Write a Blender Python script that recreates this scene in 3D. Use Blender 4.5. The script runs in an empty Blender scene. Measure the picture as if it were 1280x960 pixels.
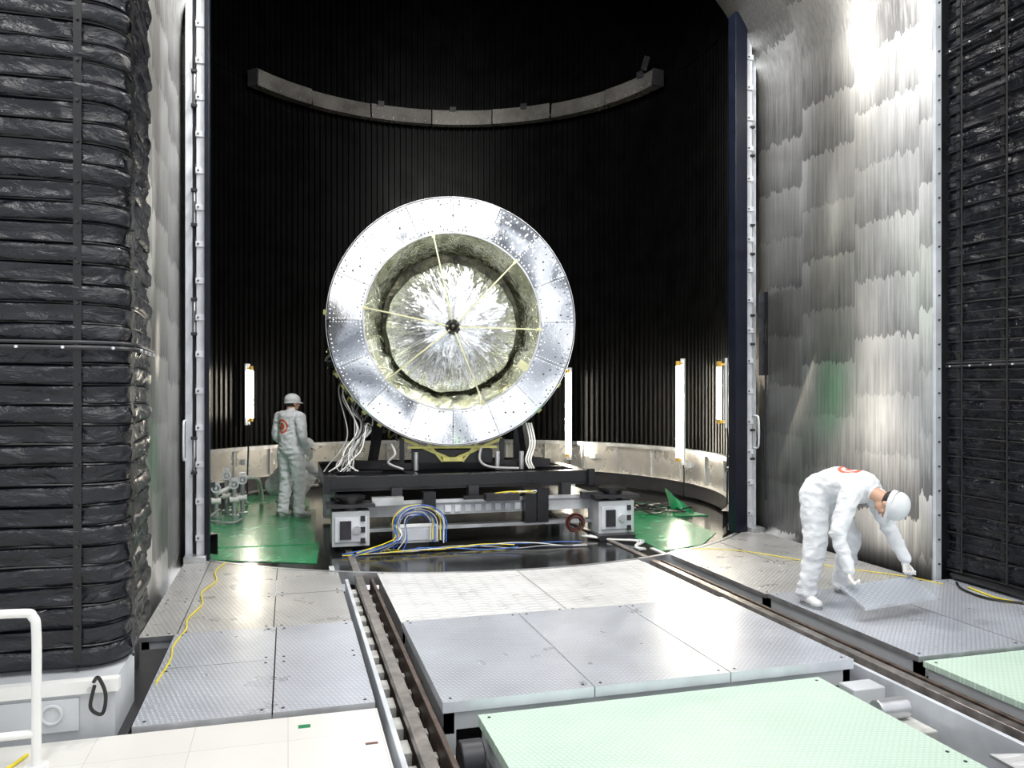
import bpy, bmesh, math, random
from mathutils import Vector, Matrix, noise, Euler
random.seed(4)
sc=bpy.context.scene
try:
    sc.view_settings.view_transform='Standard'
    sc.view_settings.look='None'
except Exception as e: print(e)
YAW=math.radians(-15.64)
# ------------------------------------------------------------ materials
def base(name,col=(.5,.5,.5),rough=.5,metal=0.0,spec=None,emit=None,es=0):
    m=bpy.data.materials.new(name); m.use_nodes=True
    nt=m.node_tree; b=nt.nodes['Principled BSDF']
    b.inputs['Base Color'].default_value=(*col,1)
    b.inputs['Roughness'].default_value=rough
    b.inputs['Metallic'].default_value=metal
    if spec is not None: b.inputs['Specular IOR Level'].default_value=spec
    if emit:
        b.inputs['Emission Color'].default_value=(*emit,1); b.inputs['Emission Strength'].default_value=es
    return m,nt,b
def coord(nt,scale=(1,1,1),rot=(0,0,0)):
    t=nt.nodes.new('ShaderNodeTexCoord'); mp=nt.nodes.new('ShaderNodeMapping')
    mp.inputs['Scale'].default_value=scale; mp.inputs['Rotation'].default_value=rot
    nt.links.new(t.outputs['Object'],mp.inputs['Vector']); return mp.outputs['Vector']
def noi(nt,vec,scale=5,detail=4,rough=.5,dist=0):
    n=nt.nodes.new('ShaderNodeTexNoise'); n.inputs['Scale'].default_value=scale
    n.inputs['Detail'].default_value=detail; n.inputs['Roughness'].default_value=rough
    n.inputs['Distortion'].default_value=dist
    nt.links.new(vec,n.inputs['Vector']); return n.outputs['Fac']
def ramp(nt,fac,stops):
    r=nt.nodes.new('ShaderNodeValToRGB')
    while len(r.color_ramp.elements)<len(stops): r.color_ramp.elements.new(.5)
    for e,(p,c) in zip(r.color_ramp.elements,stops):
        e.position=p; e.color=(*c,1) if len(c)==3 else c
    nt.links.new(fac,r.inputs['Fac']); return r.outputs['Color']
def math_(nt,op,a,b=None,c=None):
    n=nt.nodes.new('ShaderNodeMath'); n.operation=op
    for i,v in enumerate((a,b,c)):
        if v is None: continue
        if isinstance(v,(int,float)): n.inputs[i].default_value=v
        else: nt.links.new(v,n.inputs[i])
    return n.outputs[0]
def maprange(nt,v,a,b,c,d):
    n=nt.nodes.new('ShaderNodeMapRange'); nt.links.new(v,n.inputs['Value'])
    for k,x in zip(('From Min','From Max','To Min','To Max'),(a,b,c,d)): n.inputs[k].default_value=x
    return n.outputs['Result']
def bump(nt,b,h,strength=.5,dist=.01,prev=None):
    n=nt.nodes.new('ShaderNodeBump'); n.inputs['Strength'].default_value=strength
    n.inputs['Distance'].default_value=dist; nt.links.new(h,n.inputs['Height'])
    if prev is not None: nt.links.new(prev,n.inputs['Normal'])
    nt.links.new(n.outputs['Normal'],b.inputs['Normal']); return n.outputs['Normal']
def mixc(nt,fac,a,b,blend='MIX'):
    n=nt.nodes.new('ShaderNodeMix'); n.data_type='RGBA'; n.blend_type=blend
    if isinstance(fac,(int,float)): n.inputs[0].default_value=fac
    else: nt.links.new(fac,n.inputs[0])
    for i,v in ((6,a),(7,b)):
        if isinstance(v,tuple): n.inputs[i].default_value=(*v,1)
        else: nt.links.new(v,n.inputs[i])
    return n.outputs[2]
def simple(name,col,rough=.5,metal=0,ns=8,var=.15,bs=.1,**k):
    m,nt,b=base(name,col,rough,metal,**k)
    v=coord(nt); f=noi(nt,v,ns,5)
    lo=tuple(c*(1-var) for c in col); hi=tuple(min(1,c*(1+var)) for c in col)
    nt.links.new(ramp(nt,f,[(.3,lo),(.7,hi)]),b.inputs['Base Color'])
    nt.links.new(maprange(nt,f,.3,.7,rough*.85,min(1,rough*1.15)),b.inputs['Roughness'])
    if bs: bump(nt,b,noi(nt,v,ns*6,3),bs,.004)
    return m
def tread(name,lo,hi,metal,rough,k=150,bs=.8,rib=False,rv=.07):
    m,nt,b=base(name,hi,rough,metal)
    v=coord(nt); s=nt.nodes.new('ShaderNodeSeparateXYZ'); nt.links.new(v,s.inputs[0])
    x,y=s.outputs[0],s.outputs[1]
    if rib:
        a=math_(nt,'SINE',math_(nt,'MULTIPLY',y,k*.9)); c=math_(nt,'SINE',math_(nt,'MULTIPLY',x,k*.25))
        h=maprange(nt,math_(nt,'MULTIPLY',a,c),.05,.4,0,1)
    else:
        a=math_(nt,'SINE',math_(nt,'MULTIPLY',math_(nt,'ADD',x,y),k)); c=math_(nt,'SINE',math_(nt,'MULTIPLY',math_(nt,'SUBTRACT',x,y),k*.55))
        h=maprange(nt,math_(nt,'MULTIPLY',a,c),.25,.65,0,1)
    f=noi(nt,v,1.4,6,.55)
    col=ramp(nt,f,[(.3,lo),(.7,hi)])
    col=mixc(nt,math_(nt,'MULTIPLY',h,.45),col,tuple(min(1,c*1.55) for c in hi))
    nt.links.new(col,b.inputs['Base Color'])
    nt.links.new(maprange(nt,noi(nt,v,4,5),.3,.7,rough-rv,rough+rv),b.inputs['Roughness'])
    bump(nt,b,h,bs,.003)
    return m
# stainless plate wall, hand-brushed in ragged vertical strokes
def stainless(name,axis_scale=(38,38,1.3),lo=(.30,.30,.31),hi=(.86,.85,.83),rough=(.16,.42),bands=True,metal=1,bs=.12):
    m,nt,b=base(name,hi,.3,metal)
    f=noi(nt,coord(nt,axis_scale),1.0,6,.65)
    g=noi(nt,coord(nt,(1.1,1.1,.9)),1.3,3,.5)
    t=math_(nt,'ADD',math_(nt,'MULTIPLY',f,.55),math_(nt,'MULTIPLY',g,.45))
    if bands:
        s=nt.nodes.new('ShaderNodeSeparateXYZ'); nt.links.new(coord(nt),s.inputs[0])
        z=math_(nt,'ADD',s.outputs[2],math_(nt,'MULTIPLY',noi(nt,coord(nt,(14,14,.15)),1,3,.7),.30))
        z=math_(nt,'ADD',z,math_(nt,'MULTIPLY',math_(nt,'FLOOR',math_(nt,'MULTIPLY',s.outputs[1],1.15)),.23))
        zz=math_(nt,'MULTIPLY',z,1.75)
        fr=math_(nt,'FRACT',zz); fl=math_(nt,'FLOOR',zz)
        wn=nt.nodes.new('ShaderNodeTexWhiteNoise'); wn.noise_dimensions='1D'; nt.links.new(fl,wn.inputs['W'])
        t=math_(nt,'ADD',math_(nt,'MULTIPLY',t,.85),math_(nt,'MULTIPLY',math_(nt,'SUBTRACT',math_(nt,'ADD',math_(nt,'MULTIPLY',wn.outputs['Value'],.6),math_(nt,'MULTIPLY',fr,.5)),.45),.34))
    nt.links.new(ramp(nt,t,[(.30,lo),(.60,hi)]),b.inputs['Base Color'])
    nt.links.new(maprange(nt,t,.25,.7,rough[1],rough[0]),b.inputs['Roughness'])
    bump(nt,b,f,bs,.004)
    return m
M={}
M['steelwall']=stainless('brushed_stainless',lo=(.26,.255,.25),hi=(.90,.88,.84),rough=(.30,.46),metal=.9,bs=.22)
M['steelring']=stainless('stainless_band',(3,3,3),(.42,.41,.39),(.72,.70,.66),(.2,.38),False,.7)
M['guide']=stainless('guide_ring_steel',(2,2,2),(.07,.065,.06),(.50,.48,.44),(.2,.38),False,.75)
M['steel']=simple('steel',(.60,.61,.63),.34,.8,6,.2,.05)
M['galv']=simple('galvanised_strip',(.70,.73,.78),.38,.3,5,.12,.05)
M['rail']=simple('rail_steel',(.12,.09,.075),.5,.5,14,.4,.2)
M['railtop']=simple('rail_head',(.34,.31,.29),.35,.8,14,.3,.1)
M['dark']=simple('dark_metal',(.035,.035,.04),.4,.3,6,.3,.1)
M['blackpaint']=simple('black_paint',(.008,.008,.010),.3,0,6,.2,.04)
M['bluepaint']=simple('blue_black_paint',(.006,.008,.016),.35,0,6,.2,.04,spec=.3)
M['blackfloor']=simple('black_polished_floor',(.010,.010,.010),.14,0,4,.3,.05)
M['pit']=simple('pit_concrete',(.12,.12,.115),.8,0,5,.4,.4)
M['concrete']=simple('pale_block',(.5,.5,.47),.7,0,9,.3,.3)
M['white']=simple('white_paint',(.78,.78,.76),.35,0,5,.05,.02)
M['boxgrey']=simple('base_box_paint',(.52,.54,.56),.4,0,3,.12,.03)
M['green']=simple('green_vinyl',(.016,.20,.075),.25,0,4,.25,.06)
M['yellow']=simple('yellow_cord',(.75,.62,.03),.45,0)
M['blue']=simple('blue_hose',(.03,.13,.5),.4,0)
M['cwhite']=simple('white_hose',(.7,.7,.67),.4,0)
M['cgrey']=simple('grey_cable',(.3,.3,.3),.45,0)
M['cblack']=simple('black_cable',(.008,.008,.009),.35,0)
M['red']=simple('red_hose',(.12,.035,.025),.4,0)
M['bracket']=simple('zinc_chromate',(.50,.48,.16),.35,.5,8,.2)
M['gold']=simple('brass_clip',(.8,.5,.1),.35,.6)
M['strap']=simple('pale_strap',(.50,.50,.30),.45,0.1,10,.15)
M['alu']=stainless('polished_aluminium',(1.6,1.6,1.6),(.82,.84,.87),(.98,.98,.99),(.05,.12),False,1,.4)
M['rivet']=simple('rivet',(.97,.97,.97),.3,.2,5,.03,0)
M['hole']=simple('rivet_hole',(.08,.08,.08),.5,.3,5,.05,0)
M['tube'],_,_=base('lit_fluorescent_tube',(1,1,1),.3,emit=(1,.92,.75),es=105)
M['tread']=tread('tread_plate',(.42,.44,.49),(.56,.59,.65),.45,.33)
M['tread2']=tread('ribbed_plate',(.66,.66,.66),(.85,.85,.85),.35,.33,k=90,rib=True,bs=1)
M['tread3']=tread('worn_plate',(.42,.42,.41),(.64,.63,.62),.5,.32,k=120)
M['mint']=tread('mint_tread',(.44,.58,.48),(.52,.65,.55),0,.42,k=150,bs=.5)
m,nt,b=base('white_vinyl_floor',(.72,.71,.66),.28); v=coord(nt)
br=nt.nodes.new('ShaderNodeTexBrick'); br.offset=0; br.inputs['Scale'].default_value=1
br.inputs['Brick Width'].default_value=.45; br.inputs['Row Height'].default_value=.45; br.inputs['Mortar Size'].default_value=.002
br.inputs['Color1'].default_value=(.74,.73,.69,1); br.inputs['Color2'].default_value=(.70,.69,.65,1); br.inputs['Mortar'].default_value=(.5,.48,.45,1)
nt.links.new(v,br.inputs['Vector']); nt.links.new(mixc(nt,math_(nt,'MULTIPLY',noi(nt,v,3,5),.3),br.outputs['Color'],(.55,.52,.48)),b.inputs['Base Color'])
M['vinyl']=m
m,nt,b=base('black_bellows_vinyl',(.004,.004,.006),.2,0,spec=.5)
v=coord(nt,(1,1,2.0)); f=noi(nt,v,6,5,.55,1.2)
bump(nt,b,f,.75,.035); nt.links.new(maprange(nt,noi(nt,v,3,4),.3,.7,.20,.38),b.inputs['Roughness'])
nt.links.new(ramp(nt,noi(nt,v,6,5),[(.35,(.003,.0033,.006)),(.7,(.009,.010,.016))]),b.inputs['Base Color'])
M['bellows']=m
M['shroud']=simple('black_shroud',(.0020,.0020,.0021),.42,0,3,.3,.05,spec=.09)
def foil(name,c1,c2,rough=.14,bs=.7):
    m,nt,b=base(name,c1,rough,1); v=coord(nt); f=noi(nt,v,7,7,.65,1.2)
    nt.links.new(ramp(nt,noi(nt,v,3,4),[(.35,c1),(.65,c2)]),b.inputs['Base Color'])
    bump(nt,b,f,bs,.03); return m
M['silverfoil']=foil('silver_foil',(.98,.98,.98),(.93,.95,.97),.10,.4)
M['goldfoil']=foil('amber_foil',(.36,.37,.24),(.66,.68,.54),.10,.9)
M['darkfoil']=foil('dark_foil',(.03,.03,.025),(.10,.10,.07),.25)
def suit(name,c=None,rad=.09):
    m,nt,b=base(name,(.62,.64,.66),.75); v=coord(nt)
    f=noi(nt,coord(nt,(1,1,1.8)),9,4,.55,.6); col=ramp(nt,noi(nt,v,4,3),[(.3,(.66,.68,.71)),(.7,(.78,.80,.82))])
    if c:
        vm=nt.nodes.new('ShaderNodeVectorMath'); vm.operation='DISTANCE'
        t=nt.nodes.new('ShaderNodeTexCoord'); nt.links.new(t.outputs['Object'],vm.inputs[0]); vm.inputs[1].default_value=c
        d=vm.outputs['Value']
        ringm=math_(nt,'MULTIPLY',math_(nt,'LESS_THAN',d,rad),math_(nt,'GREATER_THAN',d,rad*.72))
        dot=math_(nt,'LESS_THAN',d,rad*.5)
        col=mixc(nt,math_(nt,'MAXIMUM',ringm,dot),col,(.75,.13,.07))
    nt.links.new(col,b.inputs['Base Color']); bump(nt,b,f,.6,.02); return m
M['skin']=simple('skin',(.55,.33,.23),.5,0,8,.08,.05)
M['hair']=simple('black_hair',(.012,.010,.009),.5,0,30,.2,.3)
M['glove']=simple('white_glove',(.75,.74,.72),.7,0,20,.05,.2)
M['shoe']=simple('white_shoe',(.68,.69,.68),.5,0,8,.06,.05)
M['sole']=simple('grey_sole',(.25,.26,.27),.6,0)
M['capcloth']=simple('cap_cloth',(.68,.70,.72),.75,0,12,.05,.3)
M['eye']=simple('eye_dark',(.02,.015,.012),.2,0)
M['lip']=simple('lip',(.35,.13,.10),.5,0)

# ------------------------------------------------------------ mesh builder
class B:
    def __init__(s): s.v=[];s.f=[];s.fm=[];s.m=[]
    def mi(s,m):
        if m not in s.m: s.m.append(m)
        return s.m.index(m)
    def add(s,vs,fs,m):
        o=len(s.v); s.v+= [tuple(x) for x in vs]; i=s.mi(m)
        for f in fs: s.f.append([k+o for k in f]); s.fm.append(i)
    def box(s,x0,x1,y0,y1,z0,z1,m,mat=None):
        vs=[Vector((x,y,z)) for x in(x0,x1) for y in(y0,y1) for z in(z0,z1)]
        if mat: vs=[mat@v for v in vs]
        s.add(vs,[(0,1,3,2),(4,6,7,5),(0,4,5,1),(2,3,7,6),(0,2,6,4),(1,5,7,3)],m)
    def obox(s,c,size,m,R=None):
        T=Matrix.Translation(c)@(R.to_matrix().to_4x4() if R else Matrix())
        a,b_,c_=[q/2 for q in size]; s.box(-a,a,-b_,b_,-c_,c_,m,T)
    def beam(s,a,b,w,h,m):
        a=Vector(a);b=Vector(b);d=b-a;L=d.length;q=d.to_track_quat('X','Z').to_matrix().to_4x4()
        s.box(0,L,-w/2,w/2,-h/2,h/2,m,Matrix.Translation(a)@q)
    def cyl(s,a,b,r,m,n=16,r2=None,caps=True):
        a=Vector(a);b=Vector(b);r2=r if r2 is None else r2
        q=(b-a).to_track_quat('Z','Y'); vs=[]
        for p,rr in((a,r),(b,r2)):
            for i in range(n):
                t=2*math.pi*i/n; vs.append(p+q@Vector((rr*math.cos(t),rr*math.sin(t),0)))
        fs=[(i,(i+1)%n,n+(i+1)%n,n+i) for i in range(n)]
        if caps: fs+=[tuple(range(n))[::-1],tuple(range(n,2*n))]
        s.add(vs,fs,m)
    def prism(s,pts,z0,z1,m,ms=None):
        n=len(pts); ar=sum(pts[i][0]*pts[(i+1)%n][1]-pts[(i+1)%n][0]*pts[i][1] for i in range(n))
        if ar<0: pts=pts[::-1]
        vs=[(x,y,z0) for x,y in pts]+[(x,y,z1) for x,y in pts]
        s.add(vs,[tuple(range(n))[::-1],tuple(range(n,2*n))],m)
        s.add(vs,[(i,(i+1)%n,n+(i+1)%n,n+i) for i in range(n)],ms or m)
    def tube(s,pts,r,m,n=8,sub=6,closed=False):
        P=[Vector(p) for p in pts]
        if len(P)>2 and sub>1:
            Q=[]
            for i in range(len(P)-1):
                p0=P[max(i-1,0)];p1=P[i];p2=P[i+1];p3=P[min(i+2,len(P)-1)]
                for k in range(sub):
                    t=k/sub
                    Q.append(.5*((2*p1)+(p2-p0)*t+(2*p0-5*p1+4*p2-p3)*t*t+(3*p1-p0-3*p2+p3)*t**3))
            Q.append(P[-1]); P=Q
        vs=[];up=Vector((0,0,1)); prev=None
        for i,p in enumerate(P):
            d=(P[min(i+1,len(P)-1)]-P[max(i-1,0)])
            if d.length<1e-6: d=Vector((0,0,1))
            d.normalize()
            if prev is None:
                a=d.cross(up); 
                if a.length<.1: a=d.cross(Vector((1,0,0)))
            else: a=prev-d*prev.dot(d)
            a.normalize(); prev=a; c=d.cross(a)
            for k in range(n):
                t=2*math.pi*k/n; vs.append(p+(a*math.cos(t)+c*math.sin(t))*r)
        fs=[(i*n+k,i*n+(k+1)%n,(i+1)*n+(k+1)%n,(i+1)*n+k) for i in range(len(P)-1) for k in range(n)]
        fs+=[tuple(range(n))[::-1],tuple(range(len(vs)-n,len(vs)))]
        s.add(vs,fs,m)
    def sph(s,c,r,m,T=None,nu=16,nv=10):
        if not isinstance(r,(tuple,list)): r=(r,r,r)
        vs=[Vector((0,0,r[2]))]
        for j in range(1,nv):
            p=math.pi*j/nv
            for i in range(nu):
                t=2*math.pi*i/nu; vs.append(Vector((r[0]*math.sin(p)*math.cos(t),r[1]*math.sin(p)*math.sin(t),r[2]*math.cos(p))))
        vs.append(Vector((0,0,-r[2]))); 
        if T is not None: vs=[T@v for v in vs]
        c=Vector(c); vs=[v+c for v in vs]
        fs=[(0,1+i,1+(i+1)%nu) for i in range(nu)]
        for j in range(nv-2):
            for i in range(nu): fs.append((1+j*nu+i,1+(j+1)*nu+i,1+(j+1)*nu+(i+1)%nu,1+j*nu+(i+1)%nu))
        L=len(vs)-1; o=1+(nv-2)*nu
        fs+=[(L,o+(i+1)%nu,o+i) for i in range(nu)]
        s.add(vs,fs,m)
    def torus(s,c,R,r,m,ax=(0,0,1),n=32,k=8):
        q=Vector(ax).to_track_quat('Z','Y'); c=Vector(c); vs=[]
        for i in range(n):
            t=2*math.pi*i/n
            for j in range(k):
                p=2*math.pi*j/k; vs.append(c+q@Vector(((R+r*math.cos(p))*math.cos(t),(R+r*math.cos(p))*math.sin(t),r*math.sin(p))))
        s.add(vs,[(i*k+j,((i+1)%n)*k+j,((i+1)%n)*k+(j+1)%k,i*k+(j+1)%k) for i in range(n) for j in range(k)],m)
    def build(s,name,parent=None,angle=35,bevel=0,flat=False,loc=(0,0,0),rz=0):
        me=bpy.data.meshes.new(name); me.from_pydata(s.v,[],s.f)
        for m in s.m: me.materials.append(M[m] if isinstance(m,str) else m)
        me.polygons.foreach_set('material_index',s.fm)
        if not flat:
            me.polygons.foreach_set('use_smooth',[True]*len(me.polygons))
            me.set_sharp_from_angle(angle=math.radians(angle))
        me.update(); o=bpy.data.objects.new(name,me); sc.collection.objects.link(o)
        o.location=loc; o.rotation_euler=(0,0,rz)
        if parent: o.parent=parent
        if bevel:
            b=o.modifiers.new('bevel','BEVEL'); b.width=bevel; b.segments=2; b.limit_method='ANGLE'
        return o
def empty(name,loc=(0,0,0),rz=0):
    o=bpy.data.objects.new(name,None); sc.collection.objects.link(o); o.location=loc; o.rotation_euler=(0,0,rz); return o

CX,CY,R=2.25,11.6,4.2
def arcV(u,r=4.28): return CY-math.sqrt(r*r-(u-CX)**2)
# ------------------------------------------------------------ floor / decks
g=B(); g.box(-4,9,-1.5,9.2,-.62,-.55,'pit'); g.build('floor')
def deck(u0,u1,v0,v1,us,vs,m,name,z=0,edge='steel',arc=False,th=.035):
    """grid of plates with thin gaps; arc -> far edge follows the chamber rim"""
    g=B(); U=[u0]+us+[u1]; V=[v0]+vs+[v1]; q=.004
    for i in range(len(U)-1):
        for j in range(len(V)-1):
            a,b_=U[i]+q,U[i+1]-q; c,d=V[j]+q,V[j+1]-q
            if arc and j==len(V)-2:
                n=8; far=[(b_+(a-b_)*k/n,arcV(b_+(a-b_)*k/n)) for k in range(n+1)]
                pts=[(a,c),(b_,c)]+far
            else: pts=[(a,c),(b_,c),(b_,d),(a,d)]
            dz=random.uniform(-.002,.003)
            g.prism(pts,z-th,z+dz,m,edge)
            for (sx,sy) in ((a+.05,c+.05),(b_-.05,c+.05),(a+.05,d-.05),(b_-.05,d-.05)):
                g.cyl((sx,sy,z+dz-.002),(sx,sy,z+dz+.003),.009,'dark',8)
    g.box(u0+.02,u0+.07,v0+.02,v1-.03,z-th-.12,z-th,'boxgrey'); g.box(u1-.07,u1-.02,v0+.02,v1-.03,z-th-.12,z-th,'boxgrey')
    g.box(u0+.02,u1-.02,v0+.02,v0+.07,z-th-.1,z-th,'boxgrey')
    for u in (u0+.05,u1-.05):
        for v in (v0+.05,(v0+v1)/2,v1-.1): g.box(u-.03,u+.03,v-.03,v+.03,-.55,z-th-.1,'boxgrey')
    return g.build(name,bevel=.0)
deck(-1.0,.46,6.02,8.2,[-.75,-.1],[7.0],'tread3','steel_deck_plates',arc=True)
deck(-.76,.46,4.38,5.99,[-.08],[5.25],'tread','steel_deck_plates',z=.015)
deck(.8,3.43,5.87,7.6,[2.1],[],'tread2','ribbed_deck_plates',arc=True)
deck(.8,3.42,4.25,5.84,[1.68,2.55],[],'tread','steel_deck_plates',z=.025,edge='galv',th=.06)
deck(.98,3.12,1.2,4.2,[],[3.1,2.0],'mint','mint_deck_plates',z=-.04,edge='mint',th=.05)
deck(3.86,5.55,5.9,8.2,[4.7],[7.0],'tread3','steel_deck_plates',arc=True)
deck(3.86,6.6,4.2,5.87,[4.75,5.6],[],'tread','steel_deck_plates',z=.015)
deck(3.86,7.2,1.2,4.17,[5.2],[3.3],'mint','mint_deck_plates',z=0,edge='mint')
g=B(); g.prism([(3.16,2.3),(3.46,2.3),(3.46,2.98),(3.2,3.04)],-.03,-.015,'tread2','steel'); 
for v in (2.5,2.85): g.box(3.2,3.44,v-.03,v+.03,-.55,-.03,'boxgrey')
g.build('perforated_cover_plate')
g=B(); g.prism([(-3.9,-1.2),(.46,-1.2),(.46,4.34),(-3.9,4.34)],-.12,.0,'vinyl','white'); g.box(-3.9,.46,-1.2,4.3,-.55,-.12,'boxgrey'); g.build('raised_vinyl_floor')
g=B(); g.box(.05,.11,4.18,4.22,0,.002,'green'); g.box(.36,.42,3.9,3.92,0,.002,'red'); g.build('floor_tape')
g=B(); g.box(-3.9,-.79,4.36,5.9,-.55,-.05,'dark'); g.build('floor_infill')
g=B(); g.box(5.66,8.5,5.9,9.0,-.55,-.02,'dark'); g.build('floor_infill')
for u in (.64,3.63):
    g=B()
    g.box(u-.09,u+.09,-1,11.5,-.24,-.215,'rail'); g.box(u-.012,u+.012,-1,11.5,-.215,-.08,'rail'); g.box(u-.035,u+.035,-1,11.5,-.08,-.03,'railtop')
    g.box(u-.13,u-.10,-1,7.6,-.27,-.045,'galv'); g.box(u+.10,u+.13,-1,7.6,-.27,-.045,'rail')
    g.box(u-.155,u+.155,-1,7.3,-.55,-.26,'pit')
    for i in range(26):
        v=-.2+i*.3; g.box(u-.095,u-.04,v,v+.16,-.21,-.11,'concrete'); g.box(u+.04,u+.095,v,v+.07,-.21,-.15,'concrete')
    g.build('trolley_rail',bevel=.004)
g=B()
g.box(.82,.95,3.7,4.2,-.55,-.24,'concrete'); g.box(.82,.95,3.1,3.55,-.55,-.3,'concrete'); g.cyl((.83,3.95,-.16),(.95,3.95,-.16),.1,'dark',20)
g.build('drive_unit',bevel=.008)
g=B()
g.box(3.18,3.44,3.6,4.15,-.55,-.16,'concrete'); g.cyl((3.2,3.8,-.1),(3.4,3.8,-.1),.06,'steel',16); g.box(3.2,3.42,3.98,4.12,-.16,-.05,'boxgrey')
g.build('drive_unit',bevel=.008)

# ------------------------------------------------------------ chamber
def corr(name,z0,z1,a0,a1,r0=4.2,amp=.05,per=.115,mat='shroud'):
    L=r0*(a1-a0); n=int(L/per); vs=[]; 
    for i in range(n):
        for k,(f,rr) in enumerate(((0,0),(.42,0),(.5,-amp),(.92,-amp))):
            t=a0+(a1-a0)*(i+f)/n; r=r0+rr
            for z in(z0,z1): vs.append((CX+r*math.sin(t),CY+r*math.cos(t),z))
    N=len(vs)//2; g=B(); g.add(vs,[(2*i,2*i+1,2*i+3,2*i+2) for i in range(N-1)],mat)
    return g
aop=math.pi-math.asin(3.09/4.2)
def band(g,r,z0,z1,a0,a1,m,n=90,dirn=1):
    vs=[]
    for i in range(n+1):
        t=a0+(a1-a0)*i/n
        for z in(z0,z1): vs.append((CX+r*math.sin(t),CY+r*math.cos(t),z))
    g.add(vs,[(2*i,2*i+1,2*i+3,2*i+2) for i in range(n)],m)
def flat(g,ra,rb,z,a0,a1,m,n=90):
    vs=[]
    for i in range(n+1):
        t=a0+(a1-a0)*i/n
        for r in(ra,rb): vs.append((CX+r*math.sin(t),CY+r*math.cos(t),z))
    g.add(vs,[(2*i,2*i+1,2*i+3,2*i+2) for i in range(n)],m)
g=corr('w',.75,7.1,-aop,aop); band(g,4.24,.0,7.2,-aop,aop,'shroud')
o=g.build('wall_chamber_shroud',flat=True)
g2=corr('w',7.1,12,-math.pi,math.pi); flat(g2,4.13,4.3,7.105,-math.pi,math.pi,'shroud'); band(g2,4.26,7.1,12,-math.pi,math.pi,'shroud')
n=64; g2.add([(CX+4.3*math.cos(2*math.pi*i/n),CY+4.3*math.sin(2*math.pi*i/n),12) for i in range(n)],[tuple(range(n))],'shroud')
g2.build('wall_chamber_upper',flat=True)
g=B(); band(g,4.12,.22,.74,-aop,aop,'steelring'); flat(g,4.05,4.22,.76,-aop,aop,'steel'); band(g,4.05,.70,.76,-aop,aop,'steel')
band(g,4.02,.0,.22,-aop,aop,'dark'); flat(g,4.0,4.14,.22,-aop,aop,'steelring')
for i in range(24):
    t=-aop+.1+(2*aop-.2)*i/23
    R3=Euler((0,0,-t)); c=Vector((CX+4.1*math.sin(t),CY+4.1*math.cos(t),.48)); g.obox(c,(.02,.03,.5),'steel',R3)
    if i%3==1: g.obox(Vector((CX+4.08*math.sin(t+.06),CY+4.08*math.cos(t+.06),.5)),(.12,.06,.09),'galv',R3)
g.build('baseboard_chamber')
n=96; g=B(); g.prism([(CX+4.2*math.cos(2*math.pi*i/n),CY+4.2*math.sin(2*math.pi*i/n)) for i in range(n)],-.12,-.045,'blackfloor')
vs=[];
for i in range(n):
    t=2*math.pi*i/n
    for r,z in((4.2,-.045),(4.2,-.005),(4.25,-.005),(4.25,-.12)): vs.append((CX+r*math.cos(t),CY+r*math.sin(t),z))
g.add(vs,[(i*4+k,i*4+k+1,((i+1)%n)*4+k+1,((i+1)%n)*4+k) for i in range(n) for k in range(3)],'steel')
g.build('floor_chamber')
g=B(); e=math.radians(62)
for k in range(7):
    a=-e+2*e*k/7; b_=-e+2*e*(k+1)/7-.006; r=3.78+.012*(k%2); ti=.015*((k*3)%4-1.5)
    vs=[]
    for i in range(15):
        t=a+(b_-a)*i/14
        for rr,z in((r+.25,6.93),(r,6.90),(r+.02+ti,7.18),(r+.25,7.20)): vs.append((CX+rr*math.sin(t),CY+rr*math.cos(t),z))
    g.add(vs,[(4*i+j,4*i+j+1,4*i+5+j,4*i+4+j) for i in range(14) for j in range(3)],'guide')
for a in(-.42,-.05,.32,1.0):
    g.obox((CX+3.77*math.sin(a),CY+3.77*math.cos(a),7.18),(.12,.06,.10),'dark',Euler((0,0,-a)))
for i in range(40):
    a=-e+.02+(2*e-.04)*i/39; g.obox((CX+3.77*math.sin(a),CY+3.77*math.cos(a),6.95),(.012,.012,.012),'steel',Euler((0,0,-a)))
for a in (-e,e): g.obox((CX+3.90*math.sin(a),CY+3.90*math.cos(a),7.05),(.03,.22,.28),'dark',Euler((0,0,-a)))
g.obox((CX+3.72*math.sin(e-.03),CY+3.72*math.cos(e-.03),7.3),(.10,.05,.22),'dark',Euler((0,.5,-e)))
rot=Matrix.Translation((CX,CY,0))@Matrix.Rotation(YAW,4,'Z')@Matrix.Translation((-CX,-CY,0)); g.v=[tuple(rot@Vector(v)) for v in g.v]
g.build('upper_guide_ring')
for (u,v,z0,z1) in ((-.60,14.25,1.22,2.10),(5.05,14.2,.50,2.08),(6.08,11.75,.60,2.16),(5.55,9.55,1.3,2.07)):
    d=Vector((CX-u,CY-v,0)).normalized(); w=Vector((u,v,0))-d*.09
    g=B(); g.cyl((u,v,z0+.04),(u,v,z1-.04),.032,'tube',14)
    g.cyl((u,v,z0-.02),(u,v,z0+.04),.034,'gold',14); g.cyl((u,v,z1-.04),(u,v,z1+.04),.034,'gold',14)
    g.obox((w.x,w.y,(z0+z1)/2),(.10,.03,z1-z0+.16),'galv',Euler((0,0,math.atan2(d.y,d.x)+math.pi/2)))
    for z in(z0,z1): g.beam((w.x,w.y,z),(u,v,z),.03,.03,'gold')
    g.tube([(w.x,w.y,z0-.05),(w.x+.02,w.y,z0-.2),(w.x,w.y-.02,.1),(w.x,w.y,0.0)],.012,'cblack')
    g.build('fluorescent_lamp')
g=B(); a=math.radians(32); g.obox((CX+4.02*math.sin(a),CY+4.02*math.cos(a),1.35),(.18,.12,.75),'dark',Euler((0,0,-a))); g.obox((CX+3.95*math.sin(a),CY+3.95*math.cos(a),1.35),(.14,.03,.7),'galv',Euler((0,0,-a))); g.build('wall_junction_box',bevel=.01)

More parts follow.
